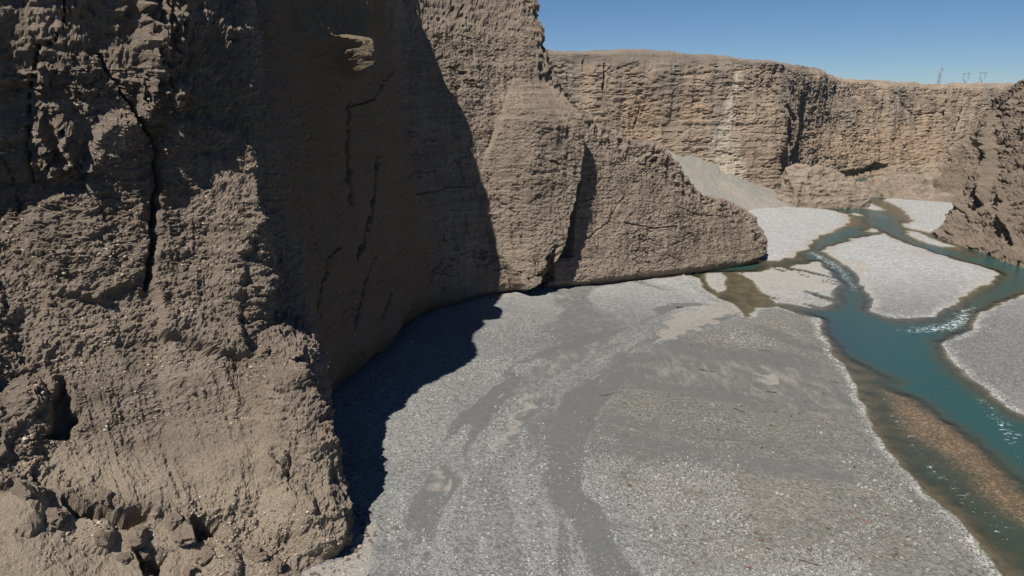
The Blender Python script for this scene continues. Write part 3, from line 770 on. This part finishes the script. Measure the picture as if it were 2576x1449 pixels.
# ------------------------------------------------------------------ scree below the far wall
SCR = [[(20,352,38),(22,346,34),(32,326,18),(44,308,3),(46,304,-3)],
       [(56,356,30),(56,350,26),(62,332,13),(68,312,2),(69,307,-3)],
       [(84,360,24),(84,354,20),(88,340,11),(92,322,2),(93,317,-3)],
       [(110,366,17),(110,360,12.5),(112,348,7),(113,332,1.5),(114,327,-3)],
       [(134,374,8),(134,368,5),(133,360,3.5),(131,344,1.2),(131,338,-3)],
       [(150,384,3),(150,376,2),(148,366,1.3),(144,352,.8),(143,345,-3)]]
G = refine(np.array(SCR, float), [60, 60, 60, 50, 40])
G = np.swapaxes(refine(np.swapaxes(G, 0, 1), [10, 40, 50, 10]), 0, 1)
n_ = normals(G); n_ *= np.sign(n_[..., 2:3])
x, y, z = G[..., 0], G[..., 1], G[..., 2]
G = G + n_ * (fbm(x * .06, y * .06, z * 0, 4, seed=140) * 1.2 + fbm(x * .6, y * .3, z * 0, 4, .6, seed=141) * .25)[..., None]
m = NT('scree')
nf = m.noise(1.5, 6, .75); nb = m.noise(.08, 4, .6)
c = m.mix(m.rng(nb, .35, .7), (0.235, 0.226, 0.20), (0.30, 0.262, 0.212))
c = m.mix(m.rng(nf, .35, .7, 0, .6), c, (0.17, 0.165, 0.15))
m.l(c, m.b.inputs['Base Color']); m.l(m.bump(nf, .3, .8), m.b.inputs['Normal'])
link('scree_slope', grid_mesh('scree_slope', G, {}, m.m, flip=True), 'grey fan of scree sloping down below the far wall', None, 'structure')

# ------------------------------------------------------------------ loose things
SH = SHEETS[0]
SPX, SPY = proj(SH)
def on_cliff(px, py):
    """nearest bit of the near cliff along that line of sight"""
    d = np.hypot(SPX - px, SPY - py)
    k = np.where(d < 5)[0]
    if len(k) == 0: k = np.argsort(d)[:3]
    k = k[np.argmin(np.linalg.norm(SH[k] - np.array([0, 0, CAMZ]), axis=1))]
    return SH[k]

def ground_at(x, y):
    xa = np.array([float(x)]); ya = np.array([float(y)])
    L, a, b = land_field(xa, ya)
    return float(ground_z(xa, ya, L, depth_field(xa, ya, L, a, b))[0])

def rock_mesh(name, seed, sub=2, sq=(1, .8, .6), rough=.35, mat=None, freq=1.6):
    import bmesh
    bm = bmesh.new(); bmesh.ops.create_icosphere(bm, subdivisions=sub, radius=1.0)
    co = np.array([v.co[:] for v in bm.verts])
    o = seed * 13.7
    d = 1 + rough * fbm(co[:, 0] * freq + o, co[:, 1] * freq + o, co[:, 2] * freq, 4, .6)
    # a few broken faces
    rr = np.random.default_rng(seed)
    for i in range(6):
        n = rr.normal(size=3); n /= np.linalg.norm(n)
        h = (co * d[:, None]) @ n
        lim = rr.uniform(.62, .9)
        d = np.where(h > lim, d * lim / np.maximum(h, 1e-3), d)
    co = co * d[:, None] * np.array(sq)
    for v, c in zip(bm.verts, co): v.co = c
    me = bpy.data.meshes.new(name); bm.to_mesh(me); bm.free()
    if mat: me.materials.append(mat)
    return me

CLOD = cliff_material('clod', (0.44, 0.35, 0.265), (0.49, 0.395, 0.30), (0.34, 0.27, 0.205), 1.3)
for k, (px, py, rad, lab) in enumerate([
    (462,1357,1.25,'large rounded brown clod standing in the sand hollow at the cliff foot'),
    (438,1316,.9,'dark clod just above the large rounded clod, beside a black hollow'),
    (640,1397,.8,'brown clod below the pale spur toe, with a black pit beside it'),
    (697,1419,.7,'small clod nearest the undercut toe of the pale spur'),
    (516,1400,1.0,'broad brown clod low in the sand, right of the two black hollows'),
    (345,1357,.95,'brown clod perched over the black hollow at the bottom'),
    (368,1392,.8,'clod hanging on the left lip of the bottom hollow'),
    (250,1362,.7,'brown clod on the striped sand slope at the lower left'),
    (315,1404,.6,'small clod casting a shadow on the striped sand slope'),
    (732,885,.9,'topmost loose block balanced on the narrow fin beside the dark hollow'),
    (667,885,.7,'loose block left of the one balanced on the fin'),
    (257,1250,.7,'pale clod above the long black crack in the sand ledge'),
    (60,1235,.9,'rough brown clod at the left edge of the sand ledge'),
    (130,1300,1.0,'dark clod in the chain running down the sand at far left'),
    (470,1437,.6,'half-buried clod at the very bottom of the sand slope')]):
    p = on_cliff(px, py)
    me = rock_mesh('boulder', 40 + k, 5, (1, .85, .8), .8, CLOD, 1.5)
    rad *= 1.2
    me.polygons.foreach_set('use_smooth', np.full(len(me.polygons), True))
    o = link('boulder', me, lab, 'boulder', None, 'boulders fallen at the cliff foot')
    o.location = (p[0], p[1], p[2] + rad * .05); o.scale = (rad, rad, rad); o.rotation_euler = (0, 0, k * 1.7)

def plain(name, col, rough=.9, var=.25, scale=6.0):
    m = NT(name)
    f = m.noise(scale, 4, .6)
    m.l(m.mix(f, tuple(c * (1 - var) for c in col), tuple(c * (1 + var) for c in col)), m.b.inputs['Base Color'])
    m.b.inputs['Roughness'].default_value = rough
    return m
PALEST = plain('pale_stone', (0.325, 0.318, 0.298)).m
GREYST = plain('grey_stone', (0.24, 0.24, 0.23)).m
DARKST = plain('dark_stone', (0.085, 0.082, 0.075)).m
REDST = plain('rusty_stone', (0.26, 0.165, 0.11)).m

# where stones gather on the floor, sampled on the gravel surface
def scatter(n, ymin, ymax, seed, clump=.25, keep_silt=.12, area=None):
    g = np.random.default_rng(seed)
    out = []
    while len(out) < n:
        m_ = 60000
        # even spread over the picture's ground, thinning with distance
        y = ymin * (ymax / ymin) ** g.random(m_)
        x = (g.random(m_) * 1.75 - .72) * y
        L, a, b = land_field(x, y)
        pr = smooth(clump - .25, clump + .3, fbm(x * .12, y * .10, x * 0, 4, .6, seed=150) + .35 * smooth(3, .5, L) + .15)
        sl_ = np.zeros(m_)
        sl_, bd_ = flow_silt(x, y)
        pr = pr * smooth(-.25, .15, bd_)
        pr = pr * (1 - (1 - keep_silt) * sl_)
        ok = (L > .3) & (g.random(m_) < pr)
        ok &= x > np.interp(y, [60, 70, 80, 95, 110, 140, 165, 176, 190], [-22, -15, -15.5, -20, -26, -20, -16, -6, 14]) + .8
        dep_ = depth_field(x, y, L, a, b)
        zz = ground_z(x, y, L, dep_)
        out += list(np.stack([x, y, zz], 1)[ok])
        if area: break
    return np.array(out[:n])

variants = {m_.name: [rock_mesh('stone', 70 + i, 2, (1, .75, .5), .25, m_) for i in range(4)] for m_ in (PALEST, GREYST)}
pts = scatter(300, 66, 118, 5, clump=.1)
gs = np.random.default_rng(11)
for i, p in enumerate(pts):
    pale_ = gs.random() < .72
    me = variants['pale_stone' if pale_ else 'grey_stone'][i % 4]
    lab = 'larger pale stone lying loose on the grey gravel' if pale_ else 'larger grey stone lying loose on the grey gravel'
    o = link('stone', me, lab, 'stone', None, 'pale stones strewn over the gravel' if pale_ else 'grey stones strewn over the gravel')
    sz = gs.uniform(.16, .27) * (1.15 if gs.random() < .12 else 1)
    o.location = (p[0], p[1], p[2] + sz * .2); o.scale = (sz * gs.uniform(.8, 1.3), sz, sz); o.rotation_euler = (gs.uniform(-.3, .3), gs.uniform(-.3, .3), gs.uniform(0, 6.3))

# the countless cobbles, as one scattered mass
def cobble_field(name, label, pts, sizes, mats):
    me = bpy.data.meshes.new(name + '_points')
    me.vertices.add(len(pts)); me.vertices.foreach_set('co', pts.astype(np.float32).reshape(-1))
    a = me.attributes.new('size', 'FLOAT', 'POINT'); a.data.foreach_set('value', sizes.astype(np.float32))
    o = link(name, me, label, None, 'stuff')
    src = bpy.data.collections.new(name + '_shapes')
    for i, mt in enumerate(mats):
        ro = bpy.data.objects.new('cobble_shape', rock_mesh('cobble_shape', 90 + i, 1, (1, .8, .55), .3, mt))
        src.objects.link(ro)
    ng = bpy.data.node_groups.new(name, 'GeometryNodeTree')
    ng.interface.new_socket('Geometry', in_out='INPUT', socket_type='NodeSocketGeometry')
    ng.interface.new_socket('Geometry', in_out='OUTPUT', socket_type='NodeSocketGeometry')
    N = ng.nodes.new; K = ng.links.new
    gi = N('NodeGroupInput'); go = N('NodeGroupOutput'); ip = N('GeometryNodeInstanceOnPoints')
    ci = N('GeometryNodeCollectionInfo'); ci.inputs['Collection'].default_value = src
    ci.inputs['Separate Children'].default_value = True; ci.inputs['Reset Children'].default_value = True
    K(gi.outputs[0], ip.inputs['Points']); K(ci.outputs[0], ip.inputs['Instance'])
    ip.inputs['Pick Instance'].default_value = True
    ri = N('FunctionNodeRandomValue'); ri.data_type = 'INT'; ri.inputs[4].default_value = 0; ri.inputs[5].default_value = len(mats) - 1
    K(ri.outputs[2], ip.inputs['Instance Index'])
    rv = N('FunctionNodeRandomValue'); rv.data_type = 'FLOAT_VECTOR'; rv.inputs[0].default_value = (-.3, -.3, 0); rv.inputs[1].default_value = (.3, .3, 6.28); rv.inputs['Seed'].default_value = 4
    K(rv.outputs[0], ip.inputs['Rotation'])
    na = N('GeometryNodeInputNamedAttribute'); na.inputs[0].default_value = 'size'
    K(na.outputs[0], ip.inputs['Scale']); K(ip.outputs[0], go.inputs[0])
    md = o.modifiers.new('scatter', 'NODES'); md.node_group = ng
    return o
pts = scatter(34000, 62, 260, 21, clump=.28)
g = np.random.default_rng(3)
sizes = np.clip(g.lognormal(-2.35, .35, len(pts)), .05, .24) * np.clip(pts[:, 1] / 100, .8, 1.25)
cobble_field('cobbles', 'countless pale and grey cobbles strewn across the gravel floor', pts, sizes, [PALEST, GREYST, PALEST, GREYST, GREYST, DARKST])

# cobbles weathering out of the near walls
gz = np.random.default_rng(77)
cand = FULL[0]
cx_, cy_ = proj(cand)
w_ = (cand[:, 2] > .5) & (cand[:, 2] < 66) & (cx_ > -250) & (cx_ < 1950) & (cand[:, 1] > 45)
cl = fbm(cand[:, 0] * .18, cand[:, 1] * .18, cand[:, 2] * .35, 4, .6, seed=160)
pr = smooth(-.15, .35, cl) * np.where(cand[:, 1] < 96, 1.0, np.where(cand[:, 1] < 172, .30, .22)) * .30
kk = np.where(w_ & (gz.random(len(cand)) < pr))[0]
gz.shuffle(kk); kk = kk[:46000]
sz_ = np.clip(gz.lognormal(-2.35, .42, len(kk)), .05, .34)
ROCKC = [cliff_material('wall_cobble_brown', (0.38, 0.295, 0.22), (0.43, 0.34, 0.25), (0.30, 0.235, 0.175), 1.5), plain('wall_cobble_pale', (0.44, 0.375, 0.31)).m, plain('wall_cobble_tan', (0.36, 0.28, 0.21)).m]
cobble_field('wall_cobbles', 'cobbles weathering out of the brown conglomerate cliff face', cand[kk], sz_, [ROCKC[0], ROCKC[2], ROCKC[0], ROCKC[1], ROCKC[2], ROCKC[0]])

# rubble gathered along the foot of the walls
foot = np.array([r_[0][0] for r_ in A[4:22]], float)
seg_ = np.linalg.norm(np.diff(foot, axis=0), axis=1); cum = np.concatenate([[0], np.cumsum(seg_)])
tt = gz.random(2600) * cum[-1]
off = gz.exponential(1.3, len(tt)) + .1
bx = np.interp(tt, cum, foot[:, 0]); by = np.interp(tt, cum, foot[:, 1])
ex = np.interp(tt + .5, cum, foot[:, 0]) - np.interp(tt - .5, cum, foot[:, 0]); ey = np.interp(tt + .5, cum, foot[:, 1]) - np.interp(tt - .5, cum, foot[:, 1])
ln = np.hypot(ex, ey) + 1e-6
bx = bx + ey / ln * off; by = by - ex / ln * off
keep_ = fbm(tt * .12, tt * 0, tt * 0, 3, seed=166) > -.12
bx, by = bx[keep_], by[keep_]
Lb, ja, jb = land_field(bx, by)
zb = ground_z(bx, by, Lb, depth_field(bx, by, Lb, ja, jb))
cobble_field('foot_rubble', 'broken brown rubble fallen along the foot of the cliff', np.stack([bx, by, zb], 1), np.clip(gz.lognormal(-1.9, .55, len(bx)), .07, .6), [ROCKC[0], ROCKC[2], ROCKC[0], ROCKC[0]])

# dry tufts
TWIG = plain('dry_twig', (0.10, 0.072, 0.048)).m
TWIGR = plain('red_dry_twig', (0.18, 0.105, 0.075)).m
def tuft_mesh(seed, mat):
    g = np.random.default_rng(seed); v = []; f = []
    for i in range(46):
        a = g.uniform(0, 6.283); el = g.uniform(.15, 1.3); l = g.uniform(.5, 1.0)
        d = np.array([math.cos(a) * math.cos(el), math.sin(a) * math.cos(el), math.sin(el) * .75])
        w = np.array([-math.sin(a), math.cos(a), 0]) * .035
        b = g.normal(size=3) * .08; b[2] = 0
        k = len(v)
        v += [b - w, b + w, b + d * l * .6 + w * .8 + g.normal(size=3) * .03, b + d * l * .6 - w * .8, b + d * l]
        f += [(k, k + 1, k + 2, k + 3), (k + 3, k + 2, k + 4)]
    me = bpy.data.meshes.new('dry_shrub'); me.from_pydata([tuple(q) for q in v], [], f); me.materials.append(mat)
    return me
tufts = [tuft_mesh(i, TWIG) for i in range(3)]; tuftr = [tuft_mesh(9 + i, TWIGR) for i in range(2)]
SH7 = [(145,868),(530,555),(355,440),(705,470),(655,490),(560,465),(805,455),(750,615),(945,910),(1320,900),(1225,1095),(1230,1195),(1355,1215),(1145,1265),(850,1150),(875,1175),(475,1250),(515,1300),(610,1365),(395,1415),(770,1305),(270,1100),(345,1120),(405,1100),(445,1205),(25,1215),(1035,800),(1130,798),(1520,1065),(1270,1330),(910,1335),(710,1330),(325,535),(150,40),(50,60),(850,350),(855,320),(835,262),(740,400),(1160,770),(1405,1000),(20,1165),(65,1380),(1065,1352),(1290,1320),(985,622),(480,690),(1735,1420)]
g = np.random.default_rng(8)
for i, (a, b) in enumerate(SH7):
    x, y = P(1717.3 + a * .4166, 845.2 + b * .4166, .6)
    big = (a, b) in [(395,1415), (770,1305), (475,1250), (610,1365), (875,1175), (530,555)]
    o = link('dry_shrub', (tuftr if big else tufts)[i % 2], 'reddish dry tuft larger than those around it on the gravel' if big else 'small brown dry tuft dotted on the gravel bar by the river', 'shrub', None, 'red dry tufts on the gravel' if big else 'brown dry tufts on the gravel')
    s_ = .6 if big else g.uniform(.3, .46)
    o.location = (x, y, ground_at(x, y) - .02); o.scale = (s_, s_, s_ * .8); o.rotation_euler = (0, 0, i)
for (a, b, s_, lab) in [(1583,1232,.6,'reddish dry bush alone among pale stones in the middle of the gravel'), (1481,1062,.4,'dry brown bush beside the inner bend of the silt channel'),
                        (1579,1263,.32,'small reddish tuft just below the reddish bush'), (1581,1281,.3,'lowest of the reddish tufts below the reddish bush'),
                        (1468,752,.7,'reddish dry plant sprawling near the cliff foot'), (1465,768,.5,'smaller reddish plant just below the sprawling one at the cliff foot')]:
    x, y = P(a, b, .5)
    o = link('dry_shrub', tuftr[int(a) % 2], lab, 'shrub'); o.location = (x, y, ground_at(x, y)); o.scale = (s_, s_, s_ * .8)

# driftwood
BARK = plain('weathered_wood', (0.27, 0.25, 0.22)).m; WETW = plain('dark_wood', (0.06, 0.05, 0.04)).m; REDW = plain('red_wood', (0.24, 0.15, 0.11)).m
def stick(px, py, length, ang, mat, lab, forks=1, r0=.07):
    import bmesh
    g = np.random.default_rng(int(px)); bm = bmesh.new()
    def limb(p, a, l, r):
        prev = None; n = 6; q = np.array(p, float)
        for i in range(n + 1):
            rr = r * (1 - .75 * i / n)
            ring = [bm.verts.new((q[0] - math.sin(a) * math.cos(t) * rr, q[1] + math.cos(a) * math.cos(t) * rr, q[2] + math.sin(t) * rr)) for t in np.arange(5) * 1.2566]
            if prev:
                for k in range(5): bm.faces.new((prev[k], prev[(k + 1) % 5], ring[(k + 1) % 5], ring[k]))
            else: bm.faces.new(ring)
            prev = ring
            a += g.normal() * .16
            q = q + np.array([math.cos(a), math.sin(a), g.uniform(-.02, .06)]) * l / n
        bm.faces.new(prev)
    limb((-length / 2, 0, r0), 0, length, r0)
    for i in range(forks): limb((g.uniform(-.2, .2) * length, 0, r0 * 1.2), g.choice([-1, 1]) * g.uniform(.4, .9), length * .4, r0 * .6)
    me = bpy.data.meshes.new('driftwood'); bm.normal_update(); bm.to_mesh(me); bm.free(); me.materials.append(mat)
    x, y = P(px, py, .5)
    o = link('driftwood', me, lab, 'driftwood'); o.location = (x, y, ground_at(x, y)); o.rotation_euler = (0, 0, ang)
for a, b, l, an, mt, lab, fk in [
    (345,470,2.6,-.9,WETW,'dark bent branch lying on the gravel below the bar crest',1),
    (328,670,3.2,-.3,BARK,'pale straight stick pointing at the river, above the forked twig',0),
    (366,708,1.8,1.3,BARK,'short pale forked twig beside the straight pale stick',1),
    (548,350,2.4,-.2,WETW,'dark broken branch on the gravel near the river bend',2),
    (290,797,1.9,-.9,BARK,'thin grey twig slanting on the open gravel',0),
    (150,220,3.2,-.3,WETW,'long dark stick high on the bar near the brown pool',1),
    (1078,1122,2.6,-1.0,REDW,'reddish forked root lying among pale cobbles',2),
    (210,1215,2.8,-.1,BARK,'curved pale branch lying low among white stones',1),
    (765,1398,2.4,-.8,WETW,'thin dark stick near the bottom of the picture',0),
    (400,1003,2.8,.5,BARK,'grey twig lying across the smooth silt',1),
    (885,435,2.4,.3,BARK,'faint pale stick on the beige sand patch near the river',0),
    (520,1175,2.0,-.6,BARK,'crooked pale stick beside the rusty tufts',1),
    (500,95,2.6,-.2,WETW,'slim dark stick at the top of the olive gravel',0),
    (920,283,1.8,-.5,WETW,'dark twig next to the pale shore stones',1)]:
    stick(1717.3 + a * .4166, 845.2 + b * .4166, l, an, mt, lab, fk)
stick(1533, 999, 3.4, .15, WETW, 'long straight brown pole lying at the edge of the silt channel', 0)
stick(1712, 779, 2.2, .1, WETW, 'short black log on the pale gravel near the sand tongue', 0, .22)

# ------------------------------------------------------------------ pylons far out on the plateau
STEEL = plain('hazy_steel', (0.24, 0.29, 0.35), .6, .05).m  # blue-grey fade of distance haze put into the steel colour
def bar_(V, F, a, b, t):
    a, b = Vector(a), Vector(b); d = (b - a).normalized(); t *= .72; u = d.orthogonal().normalized() * t; w = d.cross(u).normalized() * t
    k = len(V)
    for p in (a, b): V += [p + u, p + w, p - u, p - w]
    F += [(k, k + 1, k + 5, k + 4), (k + 1, k + 2, k + 6, k + 5), (k + 2, k + 3, k + 7, k + 6), (k + 3, k, k + 4, k + 7), (k, k + 3, k + 2, k + 1), (k + 4, k + 5, k + 6, k + 7)]
def part(name, segs, parent, t=.3):
    V, F = [], []
    for s_ in segs: bar_(V, F, s_[0], s_[1], s_[2] if len(s_) > 2 else t)
    me = bpy.data.meshes.new(name); me.from_pydata([tuple(v) for v in V], [], F); me.materials.append(STEEL)
    return link(name, me, parent=parent)
def pylon(px, Y, base, h, hw, kind, lean, lab):
    dx = (px - W0 / 2) / FOC
    x = dx * (Y * CP - 15 * SP)
    e = bpy.data.objects.new('pylon', None); COL.objects.link(e)
    e.location = (x, Y, base); e.rotation_euler = (0, lean, .35)
    e['label'] = lab; e['category'] = 'pylon'; e['group'] = 'pylons on the far plateau'
    def c(z, sx, sy):
        w = hw * (1 - .78 * z / h)
        return (sx * w, sy * w, z)
    for sx in (-1, 1):
        for sy in (-1, 1): part('leg', [(c(0, sx, sy), c(h, sx, sy), .42)], e)
    zs_ = np.linspace(0, h, 9); sg = []
    for z0, z1 in zip(zs_[:-1], zs_[1:]):
        for (p, q) in (((-1, -1), (1, -1)), ((1, -1), (1, 1)), ((1, 1), (-1, 1)), ((-1, 1), (-1, -1))):
            sg += [(c(z0, *p), c(z1, *q)), (c(z0, *q), c(z1, *p)), (c(z1, *p), c(z1, *q))]
    part('bracing', sg, e, .18)
    if kind == 'head':   # goblet-shaped head under a cross-arm
        part('head_frame', [((0, 0, h), (-5.5, 0, h + 5)), ((0, 0, h), (5.5, 0, h + 5)), ((-5.5, 0, h + 5), (-4.2, 0, h + 13)), ((5.5, 0, h + 5), (4.2, 0, h + 13))], e, .75)
        part('crossarm', [((-8.5, 0, h + 13), (8.5, 0, h + 13)), ((-7, 0, h + 13), (-5.6, 0, h + 15)), ((7, 0, h + 13), (5.6, 0, h + 15))], e, .75)
    else:
        part('crossarm', [((0, 0, h - 4), (-7, 0, h - 3)), ((0, 0, h + 6), (7, 0, h + 7)), ((0, 0, h + 1), (-6, 0, h + 2))], e, .6)
        part('mast_top', [((0, 0, h), (1.2, 0, h + 12))], e, .7)
        part('bracket', [((1, 0, h + 9), (4.5, 0, h + 4)), ((4.5, 0, h + 4), (0, 0, h + 4))], e, .6)
    for sx in (-1, 1):
        part('insulator', [((sx * 6.5, 0, h + (12.5 if kind == 'head' else 1.5)), (sx * 6.5, 0, h + (10 if kind == 'head' else -.5)))], e, .2)
pylon(2357, 1200, 50, 37, 3.2, 'tall', math.radians(5), 'tallest pylon, left of the three on the far skyline')
pylon(2426, 1200, 50, 23.5, 2.4, 'head', 0, 'middle pylon on the skyline with a squarish open head')
pylon(2466, 1200, 50, 25, 2.4, 'head', math.radians(2), 'right-hand pylon on the skyline, nearest the dark buttress')
